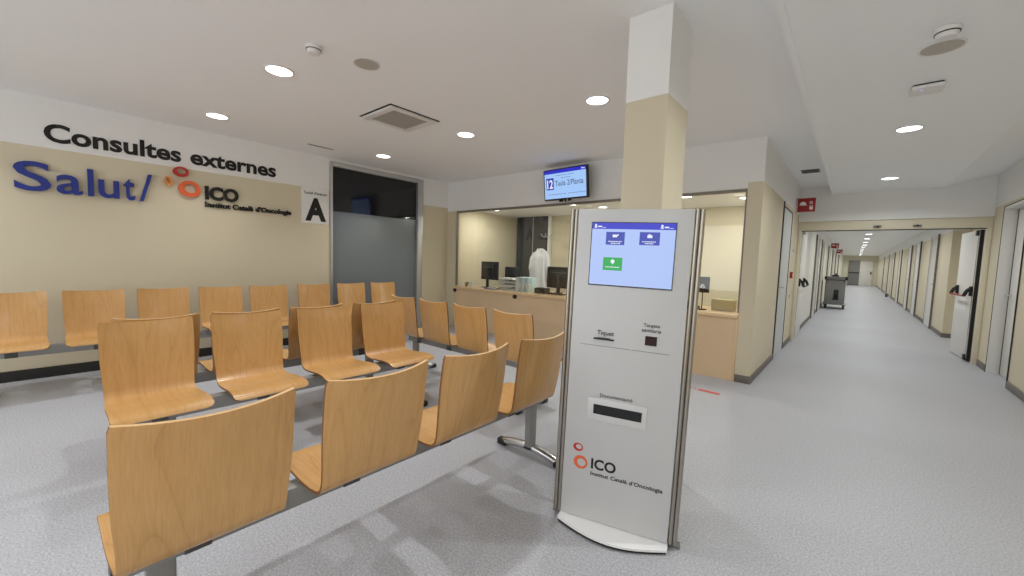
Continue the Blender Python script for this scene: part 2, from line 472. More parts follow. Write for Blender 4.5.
# far corridor
ZF = 2.42
w = MB()
w.box(XP-.22, XP-.12, YB+.151, 9.75, 0, ZF, M['cream'])
w.box(XP-.22, XP, 9.75, 12.4, 0, 2.1, M['doorw']).box(XP-.22, XP, 12.4, YE, 0, 2.1, M['pale']).box(XP-.22, XP, 9.75, YE, 2.1, ZF, M['white'])
w.build('wall_far_left', kind='structure')
w = MB()
w.box(XR+.24, XR+.34, YB+.151, 11.5, 0, ZF, M['cream'])
w.box(XR, XR+.34, 11.5, YE, 0, 2.1, M['cream']).box(XR, XR+.34, 11.5, YE, 2.1, ZF, M['white'])
w.build('wall_far_right', kind='structure')
MB().box(XP-.22, XR+.34, YB+.151, YE, ZF, ZF+.06, M['ceil']).build('ceiling_far', kind='structure')
MB().box(XP-.22, XR+.34, YE, YE+.1, 0, ZF, M['pale']).build('wall_end', kind='structure')
b_ = MB().box(XR-.012, XR-.001, 11.49, YE, 0, .085, M['baseg']).box(XR-.012, XR+.239, 11.488, 11.499, 0, .085, M['baseg'])
b_.build('baseboard_far_right', kind='structure')
MB().box(XP+.001, XP+.012, 9.75, YE, 0, .085, M['baseg']).build('baseboard_far_left', kind='structure')
# end doors
d = MB().box(-.42, 1.18, YE-.04, YE-.001, 0, 2.08, M['doorcream']).build('door_4', kind='structure')
MB().box(-.38, .33, YE-.07, YE-.041, .01, 2.02, M['greysteel']).build('door_leaf', d)
MB().box(.35, 1.10, YE-.07, YE-.041, .01, 2.02, M['doorw']).build('door_leaf', d)
MB().box(-.34, .31, YE-.13, YE-.08, 1.0, 1.06, M['black']).box(.98, 1.06, YE-.12, YE-.071, .95, 1.12, M['black']).build('push_bar', d)
# side doors along the corridor
k = 11
for side, ys in ((1, (13.0, 16.1, 18.4, 22.0, 25.6, 29.5, 34.0)), (-1, (12.7, 14.9, 18.9, 22.5, 26.5, 31.0))):
    for y in ys:
        X = XR if side == 1 else XP
        sgn = -side
        d = MB()
        xa, xb = sorted((X+sgn*.002, X+sgn*.03))
        d.box(xa, xb, y, y+.06, 0, 2.12, M['doorw']).box(xa, xb, y+.92, y+.98, 0, 2.12, M['doorw']).box(xa, xb, y+.06, y+.92, 2.06, 2.12, M['doorw'])
        xa2, xb2 = sorted((X+sgn*.002, X+sgn*.036))
        d.box(xa2, xb2, y-.015, y, 0, 2.13, M['baseg'])
        d.box(xa2, xb2, y+.98, y+.995, 0, 2.13, M['baseg'])
        d = d.build('door_%d' % k, kind='structure'); k += 1
        xa, xb = sorted((X+sgn*.002, X+sgn*.014))
        MB().box(xa, xb, y+.061, y+.919, .01, 2.059, M['doorg'] if side == -1 else M['doorw']).build('door_leaf', d)
        xc = X+sgn*.045
        MB().cyl((X+sgn*.03, y+.15, 1.0), .01, .03, M['alu'], 'X').tube([(xc, y+.15, 1.0), (xc, y+.27, 1.0)], .01, M['alu']).build('door_handle', d)

# fire door leaves, folded open into the corridor
def fire_leaf(n, x0, x1, y0, y1, face, em='base'):
    root = MB().box(x0, x1, y0+.03, y1, .012, 1.90, M['doorw'], .003).build('door_%d' % n, kind='structure')
    xf = x1 if face > 0 else x0
    MB().box(x0-.004, x0+.010, y0, y0+.029, .012, 1.90, M[em]).box(x0+.0101, x1-.012, y0+.004, y0+.029, .012, 1.90, M[em]).box(x1-.0119, x1+.004, y0, y0+.029, .012, 1.90, M[em]).box(min(xf, xf+face*.012), max(xf, xf+face*.012), y0+.002, y0+.02, .05, 1.88, M['chrome']).build('edge_strip', root)
    if face < 0: MB().box(min(xf, xf+face*.006), max(xf, xf+face*.006), y0, y0+.075, .02, 1.89, M['base']).box(min(xf+face*.0062, xf+face*.010), max(xf+face*.0062, xf+face*.010), y0+.028, y0+.045, .03, 1.88, M['chrome']).build('gasket', root)
    h = MB(); z = 1.0
    for yy in (y0+.10, y1-.12):
        h.box(min(xf, xf+face*.03), max(xf, xf+face*.03), yy-.025, yy+.025, z-.05, z+.09, M['black'], .006)
        h.tube([(xf+face*.02, yy, z+.06), (xf+face*.05, yy, z+.03), (xf+face*.08, yy+.0, z-.05)], .022, M['black'])
    h.tube([(xf+face*.08, y0+.10, z-.05), (xf+face*.08, y1-.12, z-.05)], .014, M['signred'] if face < 0 else M['black'])
    h.build('push_bar', root)
    if face < 0: MB().box(min(xf, xf+face*.03), max(xf, xf+face*.03), y0+.03, y0+.10, 1.82, 1.895, M['black'], .004).box(min(xf, xf+face*.03), max(xf, xf+face*.03), y0+.02, y0+.09, .02, .10, M['black'], .004).build('hinge_block', root)
    MB().box(min(xf, xf+face*.003), max(xf, xf+face*.003), y0+.30, y1-.08, .72, .90, M['signw']).build('kick_label', root)
    return root
lf = fire_leaf(5, 1.29, 1.335, YB+.20, 9.52, -1)
lf.matrix_world = Matrix.Translation((1.372, YB+.20, 0)) @ Matrix.Rotation(math.radians(4.2), 4, 'Z') @ Matrix.Translation((-1.335, -YB-.20, 0))
fire_leaf(6, -.781, -.741, YB+.20, 9.70, 1, 'doorw')
# black/steel hinge post beside the right leaf
t = MB()
for i, (xx, mm) in enumerate(((1.379, 'alu'), (1.391, 'base'))):
    t.box(xx, xx+.0115, YB+.152, YB+.20, 0, 1.93, M[mm])
t.build('trim_4', kind='structure')
MB().box(XP+.012, XP+.10, YB+.152, YB+.19, 1.86, 1.90, M['doorcream']).build('trim_5', kind='structure')

# door closers on the header
for n, x in ((6, .18), (7, .62)):
    MB().box(x, x+.09, YB-.005, YB+.029, 1.945, 1.975, M['seam'], .004).box(x+.03, x+.06, YB-.02, YB-.0051, 1.95, 1.97, M['black']).build('trim_%d' % n, kind='structure')

# column
c = MB(); cx0, cx1, cy0, cy1 = -1.053, -.813, 2.18, 2.50
c.box(cx0, cx1, cy0, cy1, 0, ZB, M['cream'], .003).box(cx0+.0005, cx1-.0005, cy0+.0005, cy1-.0005, ZB, ZC-.001, M['white'])
c.build('wall_column', kind='structure')

# ------------------------------------------------------------------ reception counter
c = empty('reception_counter', (0, 0, 0), 0, 'long pale beech reception counter front below the glazing', 'counter')
MB().box(-5.60, -.955, YC-.002, YC+.02, .05, .700, M['deskwood']).box(-5.60, -.955, YC+.0, YC+.018, .0, .05, M['deskwood']).build('front_panel', c)
MB().box(-.954, -.932, YC-.012, YC+.6, 0, .70, M['desktop'], .002).build('end_panel', c)
MB().box(-5.60, -.932, YC-.03, YC+.66, .702, .742, M['desktop'], .004).build('worktop', c)
for x in (-5.71+.13, -4.13):
    MB().cyl((x, YC-.021 if x < -5 else YC-.021, .672), .034, .034, M['black'], 'Y', bev=.008).build('grommet', c)

# ------------------------------------------------------------------ lights
def downlight(x, y, z, r, power, color, lab, group, mt='lamp', spread=PI):
    root = empty('downlight', (x, y, z), 0, lab, 'ceiling light', group)
    MB().ring((0, 0, -.008), r*1.16, r, .0075, M['fixture']).build('trim_ring', root)
    MB().cyl((0, 0, -.0035), r*.995, .005, M[mt]).build('diffuser', root)
    L = bpy.data.lights.new('lamp', 'AREA'); L.shape = 'DISK'; L.size = r*.6; L.energy = power; L.color = color
    L.spread = 2.7 if mt == 'lampc' else (PI if z < 2.3 else SPR)
    lo = bpy.data.objects.new('lamp', L); COL.objects.link(lo); lo.location = (0, 0, -.012); lo.parent = root
    return root
WARM = (.98, .99, 1.0); COOL = (.97, .99, 1.0)
PW = 5.6
SPR = 1.9
wait = [(-3.40, 1.21, 'ceiling downlight left of the smoke detector in the waiting area'),
        (-5.05, 1.21, 'ceiling downlight above the word externes, close to the left wall'),
        (-5.05, 3.11, 'ceiling downlight above the dark glass screen'),
        (-3.38, 3.10, 'ceiling downlight just right of the air conditioning cassette'),
        (-1.75, 3.09, 'ceiling downlight left of the white column top'),
        (-1.78, 1.25, 'ceiling downlight over the kiosk end of the seats, at the top edge'),
        (-1.75, -.65, 'ceiling downlight behind the viewpoint, nearest the corridor'),
        (-3.40, -.65, 'ceiling downlight behind the viewpoint, middle of its row'),
        (-5.05, -.65, 'ceiling downlight behind the viewpoint, nearest the lettered wall'),
        (-1.75, -2.5, 'rearmost ceiling downlight nearest the corridor'),
        (-3.40, -2.5, 'rearmost ceiling downlight in the middle'),
        (-5.05, -2.5, 'rearmost ceiling downlight nearest the lettered wall')]
for x, y, lab in wait: downlight(x, y, ZC-.0005, .088, PW, WARM, lab, 'waiting area downlights')
strip = [(2.40, 'corridor strip downlight above the viewpoint side'), (4.85, 'nearer of the two corridor downlights before the header'),
         (7.30, 'farther of the two corridor downlights, just before the header'), (-.1, 'corridor strip downlight behind the viewpoint'),
         (-2.4, 'rearmost corridor strip downlight')]
for y, lab in strip: downlight(.27, y, ZS-.0005, .08, PW*2.8, COOL, lab, 'corridor strip downlights', 'lampc')
for x, y, lab in ((-5.29, 5.66, 'reception downlight nearest the left wall, seen through the glass'), (-3.59, 5.66, 'reception downlight below the hanging television'),
                  (-3.30, 6.18, 'reception downlight further back, just left of the column'), (-1.81, 5.72, 'reception downlight right of the column'),
                  (-1.18, 6.17, 'reception downlight beside the right pillar')):
    downlight(x, y, 2.1995, .07, PW*2.0, (1, .97, .88), lab, 'reception room downlights')
y = 9.75; n = 0
while y < 42:
    downlight(.27, y, ZF-.0005, .085, PW*3.2, COOL, 'ceiling light in the far corridor, %s beyond the header' % ['first', 'second', 'third', 'fourth', 'fifth', 'sixth', 'seventh', 'eighth', 'ninth', 'tenth', 'eleventh', 'twelfth', 'thirteenth', 'fourteenth'][n], 'far corridor ceiling lights', 'lampc')
    y += 2.45; n += 1

# ------------------------------------------------------------------ ceiling fittings
def smoke(x, y, z, lab):
    r = empty('smoke_detector', (x, y, z), 0, lab, 'smoke detector')
    MB().cyl((0, 0, -.011), .052, .021, M['fixture'], bev=.004).build('base_ring', r)
    MB().cyl((0, 0, -.034), .036, .025, M['fixture'], r2=.047, bev=.004).build('sensor_head', r)
    MB().ring((0, 0, -.0262), .0475, .040, .0045, M['shadowgap']).build('vent_slot', r)
smoke(-2.83, 1.22, ZC, 'white smoke detector on ceiling beside round speaker grille, left half')
smoke(.27, 2.99, ZS, 'white smoke detector on the corridor ceiling strip')
def speaker(x, y, z, r_, lab):
    r = empty('ceiling_speaker', (x, y, z), 0, lab, 'ceiling speaker')
    MB().ring((0, 0, -.006), r_*1.12, r_, .0055, M['fixture']).build('trim_ring', r)
    MB().cyl((0, 0, -.003), r_*.995, .005, M['grille']).build('grille', r)
speaker(-2.76, 1.56, ZC, .085, 'round beige ceiling speaker grille left of the column')
speaker(.275, 3.21, ZS, .085, 'round beige speaker grille on the corridor ceiling strip')
r = empty('access_point', (.28, 3.83, ZS), 0, 'rounded white wireless access point with blue light on corridor ceiling', 'wireless access point')
MB().box(-.08, .08, -.08, .08, -.032, -.008, M['fixture'], .011, seg=3).build('housing', r)
MB().box(-.07, .07, -.07, .07, -.008, -.0005, M['shadowgap']).build('mount_shadow_plate', r)  # plate in black, paints the shadow between housing and ceiling
MB().box(-.035, -.022, -.040, -.034, -.0335, -.0322, M['led']).build('status_light', r)

r = empty('air_conditioning_cassette', (-3.555, 2.37, ZC), 0, 'square white air conditioning cassette in the ceiling', 'air conditioner')
MB().box(-.275, .275, -.285, .285, -.004, -.0005, M['shadowgap']).build('shadow_gap', r)
c = MB()
for (x0, x1, y0, y1) in ((-.258, .258, -.268, -.2), (-.258, .258, .2, .268), (-.258, -.2, -.2, .2), (.2, .258, -.2, .2)):
    c.box(x0, x1, y0, y1, -.022, -.0045, M['fixture'], .002)
c.build('fascia', r)
c = MB().box(-.199, .199, -.199, .199, -.012, -.0045, M['seam'])
for i in range(24): c.box(-.197, .197, -.196+i*.0165, -.188+i*.0165, -.019, -.0121, M['grille'])
c.build('intake_grille', r)
o = MB().box(-.02, .02, -.16, .16, -.004, -.0005, M['grille']).box(-.006, .006, -.155, .155, -.006, -.0041, M['shadowgap']).build('slot_diffuser', None, (-5.33, 2.38, ZC))
tag(o, 'narrow slot air diffuser in the ceiling beside the left wall', 'air vent')
r = empty('ceiling_vent', (-.565, 7.05, ZC), 0, 'small dark rectangular vent grille in ceiling above red fire sign', 'air vent')
MB().box(-.105, .105, -.12, .12, -.006, -.0005, M['seam']).build('frame', r)
c = MB().box(-.09, .09, -.105, .105, -.008, -.0061, M['shadowgap'])
for i in range(7): c.box(-.09, .09, -.10+i*.03, -.092+i*.03, -.011, -.0081, M['seam'])
c.box(-.003, .003, -.105, .105, -.012, -.0111, M['seam']).build('grille', r)

# ------------------------------------------------------------------ beam seating
def catmull(P, n):
    out = []
    for i in range(len(P)-1):
        p0 = P[max(i-1, 0)]; p1 = P[i]; p2 = P[i+1]; p3 = P[min(i+2, len(P)-1)]
        for k in range(n):
            t = k/n
            out.append(tuple(.5*((2*p1[j])+(-p0[j]+p2[j])*t+(2*p0[j]-5*p1[j]+4*p2[j]-p3[j])*t*t+(-p0[j]+3*p1[j]-3*p2[j]+p3[j])*t**3) for j in (0, 1)))
    out.append(P[-1]); return out
PROF = [(-.006, .865), (.010, .77), (.022, .67), (.034, .58), (.044, .52), (.054, .472), (.076, .446), (.12, .438), (.16, .438), (.22, .443), (.30, .450), (.37, .452), (.425, .446), (.448, .436), (.460, .421)]
def shell_mesh():
    """moulded plywood seat shell; local +y = sitter's forward, x across, origin at top-back foot point"""
    prof = catmull(PROF, 4)
    W = .41; nu = 16; th = .011
    n = len(prof); L = [0]
    for i in range(1, n): L.append(L[-1]+math.dist(prof[i], prof[i-1]))
    bm = bmesh.new(); uvl = bm.loops.layers.uv.new('UVMap')
    def half(v):
        s = L[v]; tot = L[-1]
        w = W/2
        # slight waist at the bend, rounded front corners and eased top corners
        w -= .010*math.exp(-((s-.40)/.13)**2)
        r = .028
        if tot-s < r: w -= r-math.sqrt(max(0, r*r-(r-(tot-s))**2))
        r = .005
        if s < r: w -= (r-math.sqrt(max(0, r*r-(r-s)**2)))
        return w
    grid = [[], []]
    for v in range(n):
        p = prof[v]; a = prof[max(v-1, 0)]; b = prof[min(v+1, n-1)]
        tx, tz = b[0]-a[0], b[1]-a[1]; l = math.hypot(tx, tz); nx, nz = -tz/l, tx/l   # towards the sitter / up
        w = half(v)
        zrel = max(0, min(1, (p[1]-.46)/.40))
        bow = .036*zrel**.8 if p[0] < .1 else 0
        dish = .010*max(0, 1-abs(p[0]-.26)/.20) if p[0] > .09 else .014*zrel**3
        for sd in (0, 1):
            row = []
            for u in range(nu+1):
                q = -1+2*u/nu
                x = q*w
                k = 1-q*q
                yy = p[0]-bow*k; zz = p[1]-dish*k
                o = th*(.5 if sd else -.5)
                row.append(bm.verts.new((x, yy+nx*o, zz+nz*o)))
            grid[sd].append(row)
    def face(vs, mi, uvs, sm=True):
        f = bm.faces.new(vs); f.material_index = mi; f.smooth = sm
        for lp, uv in zip(f.loops, uvs): lp[uvl].uv = uv
    for sd in (0, 1):
        for v in range(n-1):
            for u in range(nu):
                vs = [grid[sd][v][u], grid[sd][v][u+1], grid[sd][v+1][u+1], grid[sd][v+1][u]]
                x0 = -W/2+W*u/nu; x1 = -W/2+W*(u+1)/nu
                uvs = [(x0+sd*.7, -L[v]), (x1+sd*.7, -L[v]), (x1+sd*.7, -L[v+1]), (x0+sd*.7, -L[v+1])]
                if sd == 0: vs = vs[::-1]; uvs = uvs[::-1]
                face(vs, 0, uvs)
    for v in range(n-1):
        for u in (0, nu):
            face([grid[0][v][u], grid[1][v][u], grid[1][v+1][u], grid[0][v+1][u]], 1, [(0, 0)]*4, False)
    for u in range(nu):
        face([grid[0][0][u], grid[1][0][u], grid[1][0][u+1], grid[0][0][u+1]], 2, [(0, 0)]*4, False)
        face([grid[0][-1][u], grid[1][-1][u], grid[1][-1][u+1], grid[0][-1][u+1]], 2, [(0, 0)]*4, False)
    bmesh.ops.recalc_face_normals(bm, faces=bm.faces)
    me = bpy.data.meshes.new('seat_shell'); bm.to_mesh(me); bm.free()
    for m in (M['wood'], M['edge'], M['edgetop']): me.materials.append(m)
    try: me.set_sharp_from_angle(angle=math.radians(50))
    except Exception: pass
    return me
SHELL = shell_mesh()
def leg_part(parent, x, foot0, foot1):
    """post under the beam at local x; the foot runs along local y"""
    p = MB().box(x-.035, x+.035, .223, .267, .055, .343, M['beam'], .006).build('leg', parent)
    pts = []
    for k in range(13):
        t = k/12; y = foot0+(foot1-foot0)*t
        pts.append((x, y, .024+.034*math.sin(PI*t)))
    b2 = MB(); b2.tube(pts, [.018]+[.026]*11+[.018], M['chrome'], 12)
    b2.build('foot', p)
    MB().box(x-.040, x+.040, .218, .272, .052, .068, M['black'], .006).build('collar', p)
    for e in (0, 1):
        y = foot0 if e == 0 else foot1; sg = 1 if e == 0 else -1
        MB().box(x-.027, x+.027, min(y-sg*.022, y+sg*.055), max(y-sg*.022, y+sg*.055), .0, .046, M['black'], .014, seg=3).build('foot_cap', p)
def bench(name_loc, rz, seats, legs, beam0, beam1, label, foot=(-.005, .495), group='beam seating benches'):
    root = empty('beam_seating', name_loc, rz, label, 'bench', group)
    MB().box(beam0, beam1, .212, .278, .344, .420, M['beam'], .005).build('beam', root)
    for e in (beam0, beam1):
        sg = 1 if e == beam1 else -1
        MB().box(min(e, e+sg*.008), max(e, e+sg*.008), .210, .280, .342, .422, M['black'], .002).build('end_cap', root)
    for x in seats:
        sh = bpy.data.objects.new('seat_shell', SHELL); COL.objects.link(sh); sh.parent = root; sh.location = (x, 0, 0)
        MB().box(x-.08, x+.08, .18, .31, .4205, .432, M['bracket'], .002).box(x-.035, x+.035, .2105, .2795, .3425, .4204, M['bracket'], .001).build('bracket', root)
    for x in legs: leg_part(root, x, *foot)
    return root
# local +y is forward. Facing -X: rz=+90deg (x->+Y, y->-X). Facing +X: rz=-90deg (x->-Y, y->+X). Facing +Y: rz=0
bench((-1.285, 0, 0), PI/2, [.287, .790, 1.285, 1.80], [.20, 2.03], .10, 2.12, 'beech beam bench nearest the camera, seen from behind, left of the kiosk')
bench((-3.075, 0, 0), -PI/2, [-.385, -.885, -1.40, -1.90], [-.42, -2.08], -2.16, -.23, 'beech beam bench facing the camera in the middle of the room', foot=(-.05, .365))
bench((-3.22, 0, 0), PI/2, [.45, .925, 1.405, 1.91], [.50, 2.00], .30, 2.14, 'beech beam bench back to back behind the middle one, facing the lettered wall', foot=(-.05, .365))
bench((0, 2.405, 0), 0, [-3.52, -3.03, -2.53, -2.035], [-3.62, -2.04], -3.70, -1.85, 'beech beam bench facing the reception counter, backs to the camera', foot=(.10, .50))
bench((-5.44, 0, 0), -PI/2, [.19, -.31, -.81, -1.305, -1.79], [.34, -1.62], -2.02, .42, 'beech beam bench along the lettered wall, below Salut and the logo', foot=(-.005, .495))
bench((-5.44, 0, 0), -PI/2, [-2.333, -2.85, -3.355], [-2.30, -3.36], -3.58, -2.12, 'short beech beam bench along the left wall, in front of the dark glass screen', foot=(-.005, .495))

# ------------------------------------------------------------------ kiosk
A = Vector((-1.029, 1.633, 0)); Bk = Vector((-.551, 1.777, 0))
tdir = (Bk-A).normalized(); ndir = Vector((-tdir.y, tdir.x, 0))   # ndir points away from the camera
ang = math.atan2(tdir.y, tdir.x)
K = empty('ticket_kiosk', (A.x, A.y, 0), ang, 'freestanding white ticket kiosk with touchscreen and steel side posts', 'kiosk')
K.rotation_euler = (0, math.radians(1.1), ang)
W = .499; HT = 1.522
MB().box(.0, W, .0, .14, .034, HT, M['kiosk'], .004).build('cabinet', K)
for side, x0 in ((0, -.040), (1, W)):
    p = MB()
    for j in range(2):
        xx = x0+.003+j*.019 if side == 0 else x0+.0035+j*.019
        p.cyl((xx+.008, .012, (HT+.034)/2), .010, HT-.034, M['steel'], seg=20)
    p.box(x0+.002, x0+.038, .018, .135, .034, HT, M['steel'], .003)
    p.box(x0+.0165, x0+.0235, .006, .0179, .034, HT-.001, M['shadowgap'])
    p.build('side_post', K)
# foot plate: curved front
pts = [(-.002, .0)]
for k in range(21):
    t = k/20; x = -.002+.503*t
    pts.append((x, -.040-.078*math.sin(PI*t)))
pts.append((.501, .0)); pts2 = [(x, y) for x, y in pts]
pts2 += [(.501, .16), (-.002, .16)]
MB().prism(pts2, .010, M['kioskl'], Matrix.Translation((0, 0, .022))).build('foot_plate', K)
MB().prism([(.004+x*.984, y*.97+.001) for x, y in pts2], .010, M['shadowgap'], Matrix.Translation((0, 0, .011))).build('foot_underside', K)
MB().box(-.045, -.004, .02, .05, .012, .032, M['seam'], .004).build('levelling_foot', K)
MB().box(W+.004, W+.055, .02, .05, .012, .032, M['seam'], .004).build('levelling_foot', K)
FK = frame((0, 0, 0), (1, 0, 0), (0, -1, 0))      # local: x right, y up, z towards the viewer
def kbox(name, x0, x1, z0, z1, d0, d1, m, parent=K, bev=0.0):
    return MB().box(x0, x1, -d1, -d0, z0, z1, m, bev).build(name, parent)
def ktext(name, body, x, z, hgt, width, m, bold, parent=K, d=.0012, align='LEFT', depth=.0006):
    return text_mesh(body, hgt, width, depth, m, bold, align).build(name, parent, mtx=frame((x, -d, z), (1, 0, 0), (0, -1, 0)))
# kiosk measured positions carry the 1.1 degree lean: x offset grows with height
def kx(x, z): return x-.0195*z
sx0, sx1, sz0, sz1 = kx(.094, 1.3)+.022, kx(.453, 1.3)+.022, 1.178, 1.460
sx0, sx1 = .071, .430
scr = kbox('screen', sx0-.004, sx1+.004, sz0-.006, sz1+.004, .0005, .0030, M['blackgloss'])
kbox('display', sx0, sx1, sz0, 1.432, .0031, .0040, M['scr'], scr)
kbox('header_bar', sx0, sx1, 1.4321, sz1, .0031, .0040, M['scrhead'], scr)
def button(x0, x1, z0, z1, m, icon):
    b = kbox('screen_button', x0, x1, z0, z1, .0041, .0046, M[m], scr)
    cx = (x0+x1)/2; cz = z0+(z1-z0)*.66
    g = MB()
    if icon == 0:
        g.box(cx-.012, cx+.008, -.0053, -.0047, cz-.004, cz+.008, M['scrwhite']).box(cx+.009, cx+.014, -.0053, -.0047, cz+.002, cz+.010, M['scrwhite'])
    elif icon == 1:
        g.box(cx-.010, cx+.011, -.0053, -.0047, cz-.006, cz+.006, M['scrwhite']).box(cx-.006, cx+.004, -.0053, -.0047, cz+.0061, cz+.010, M['scrwhite'])
    else:
        g.cyl((cx, -.005, cz+.002), .009, .0007, M['scrwhite'], 'Y').prism([(-.006, 0), (.006, 0), (0, -.010)], .0007, M['scrwhite'], frame((cx, -.0046, cz-.002), (1, 0, 0), (0, -1, 0)))
    random.seed(int(x0*1000)+icon)
    for row in range(2 if icon < 2 else 1):
        xx = x0+.012+row*.012
        while xx < x1-.014-row*.012:
            wd = random.uniform(.003, .009); g.box(xx, xx+wd, -.0053, -.0047, z0+.013-row*.008, z0+.017-row*.008, M['scrwhite']); xx += wd+.002
    g.build('button_mark', b)
button(.136, .219, 1.361, 1.419, 'scrbtn', 0)
button(.283, .368, 1.364, 1.421, 'scrbtn', 1)
button(.130, .216, 1.245, 1.304, 'scrgreen', 2)
g = MB()
for x in (sx0+.010, sx1-.062):
    g.cyl((x+.006, -.0044, 1.449), .005, .0007, M['scrwhite'], 'Y').box(x, x+.012, -.0048, -.0041, 1.437, 1.443, M['scrwhite']).box(x+.016, x+.034, -.0048, -.0041, 1.440, 1.446, M['scrwhite']).box(x+.036, x+.052, -.0048, -.0041, 1.438, 1.440, M['scrwhite'])
g.build('header_mark', scr)
# ticket slot, card reader, scanner
ktext('lettering', 'Tiquet', .124, .944, .021, .078, M['text'], .012)
o = MB().box(.110, .204, -.010, -.0005, .921, .928, M['black'], .002).box(.128, .186, -.014, -.0101, .922, .932, M['black'], .002).build('ticket_slot', K)
kbox('panel_seam', .048, .276, .8895, .8915, .0005, .0015, M['seam']); kbox('panel_seam', .284, .444, .8895, .8915, .0005, .0015, M['seam'])
ktext('lettering', 'Targeta', .3625, 1.004, .0155, .070, M['text'], .010, align='CENTER'); ktext('lettering', 'sanitària', .3625, .981, .0155, .082, M['text'], .010, align='CENTER')
c = kbox('card_reader', .336, .392, .918, .966, .0005, .0030, M['kiosk']); kbox('reader_window', .339, .389, .921, .963, .0031, .0040, mat('dark_red_window', srgb(46, 20, 20), .1), c)
ktext('lettering', 'Documentació', .231, .650, .0165, .148, M['text'], .008, align='CENTER')
c = kbox('document_scanner', .104, .372, .534, .640, .0005, .0050, mat('scanner_plate', srgb(206, 206, 206), .4), bev=.0015); kbox('scanner_slot', .131, .350, .566, .612, .0051, .0058, M['blackgloss'], c)
# logo on the kiosk
g = MB(); Fz = lambda x, z: frame((x, -.0012, z), (1, 0, 0), (0, -1, 0))
g.ring((0, 0, 0), .0215, .0135, .001, M['red'], Fz(.070, .384) @ Matrix.Rotation(-.1, 4, 'Z'), sx=1.1, sy=.9, off=(.003, .002))
g.build('logo_ring', K)
MB().ring((0, 0, 0), .032, .020, .001, M['orange'], Fz(.086, .312) @ Matrix.Rotation(-.3, 4, 'Z'), sx=1.05, sy=1.0, off=(.004, 0)).build('logo_ring', K)
ktext('lettering', 'ICO', .137, .296, .050, .116, M['text'], .028)
ktext('lettering', "Institut Català d'Oncologia", .137, .262, .0185, .326, M['text'], .016)

# ------------------------------------------------------------------ wall lettering (left wall)
def wall_text(body, y, z, hgt, width, depth, m, bold, d=.002, name='wall_lettering', parent=None, spacing=1.0):
    return text_mesh(body, hgt, width, depth, m, bold, spacing=spacing).build(name, parent, mtx=frame((XL+d, y, z), (0, 1, 0), (1, 0, 0)))
o = empty('wall_lettering', (XL, 1.0, 2.25))
for body, y, wd in (('Consultes', .05, 1.005), ('externes', 1.137, .89)):
    q = text_mesh(body, .168, wd, .004, M['text'], .030).build('word', o)
    q.matrix_local = frame((.002, y-1.0, -.002), (0, 1, 0), (1, 0, 0))
tag(o, 'black wall lettering Consultes externes on the white upper band', 'wall lettering')
o = empty('wall_lettering', (XL, .26, 1.77))
for body, y, wd in (('S', -.143, .225), ('a', .112, .172), ('l', .318, .042), ('u', .392, .150), ('t', .573, .088)):
    q = text_mesh(body, .272, wd, .026, M['blue'], .012).build('letter', o)
    q.matrix_local = frame((.010, y-.26, .002), (0, 1, 0), (1, 0, 0))
tag(o, 'large raised blue wall lettering Salut above the seats', 'wall lettering')
o = MB().prism([(0, 0), (.030, 0), (.105, .29), (.075, .29)], .026, M['blue']).build('wall_lettering', None, mtx=frame((XL+.010, .695, 1.765), (0, 1, 0), (1, 0, 0)))
tag(o, 'raised blue slash between Salut and the ring logo', 'wall lettering')
r = empty('wall_logo', (XL, 1.2, 1.75), 0, 'wall logo of red and orange rings beside raised black ICO letters', 'wall logo')
def wring(y, z, ro, ri, m, sx, sy, rot, off):
    o = MB().ring((0, 0, 0), ro, ri, .028, m, Matrix.Rotation(rot, 4, 'Z'), sx=sx, sy=sy, off=off).build('logo_ring', r)
    o.matrix_local = Matrix.Translation((0, -1.2, -1.75)) @ frame((.010, y, z), (0, 1, 0), (1, 0, 0))
wring(1.045, 2.135, .058, .034, M['red'], 1.20, .95, 0.05, (.005, .006))
wring(.935, 2.015, .042, .022, M['amber'], .75, 1.25, .25, (.0, .006))
wring(1.120, 1.955, .094, .054, M['orange'], 1.06, .95, -.1, (.006, .006))
for body, y, z, h, wd, dp, bd, d in (('ICO', 1.262, 1.868, .148, .335, .022, .045, .010), ("Institut Català d'Oncologia", 1.262, 1.775, .060, .945, .014, .036, .008)):
    o = text_mesh(body, h, wd, dp, M['text'], bd).build('lettering', r)
    o.matrix_local = Matrix.Translation((0, -1.2, -1.75)) @ frame((d, y, z), (0, 1, 0), (1, 0, 0))
r = empty('desk_letter_sign', (XL, 2.53, 1.685), 0, 'square white wall sign with a big black letter A', 'sign')
MB().box(.001, .008, -.19, .19, 0, .492, M['signw'], .001).build('sign_plate', r)
for body, y, z, h, wd, bd in (('A', 0.005, .055, .30, .29, .05), ("Taulell d'atenció", 0, .405, .036, .32, .014)):
    o = text_mesh(body, h, wd, .0012, M['text'], bd, 'CENTER').build('lettering', r)
    o.matrix_local = frame((.0082, y, z), (0, 1, 0), (1, 0, 0))

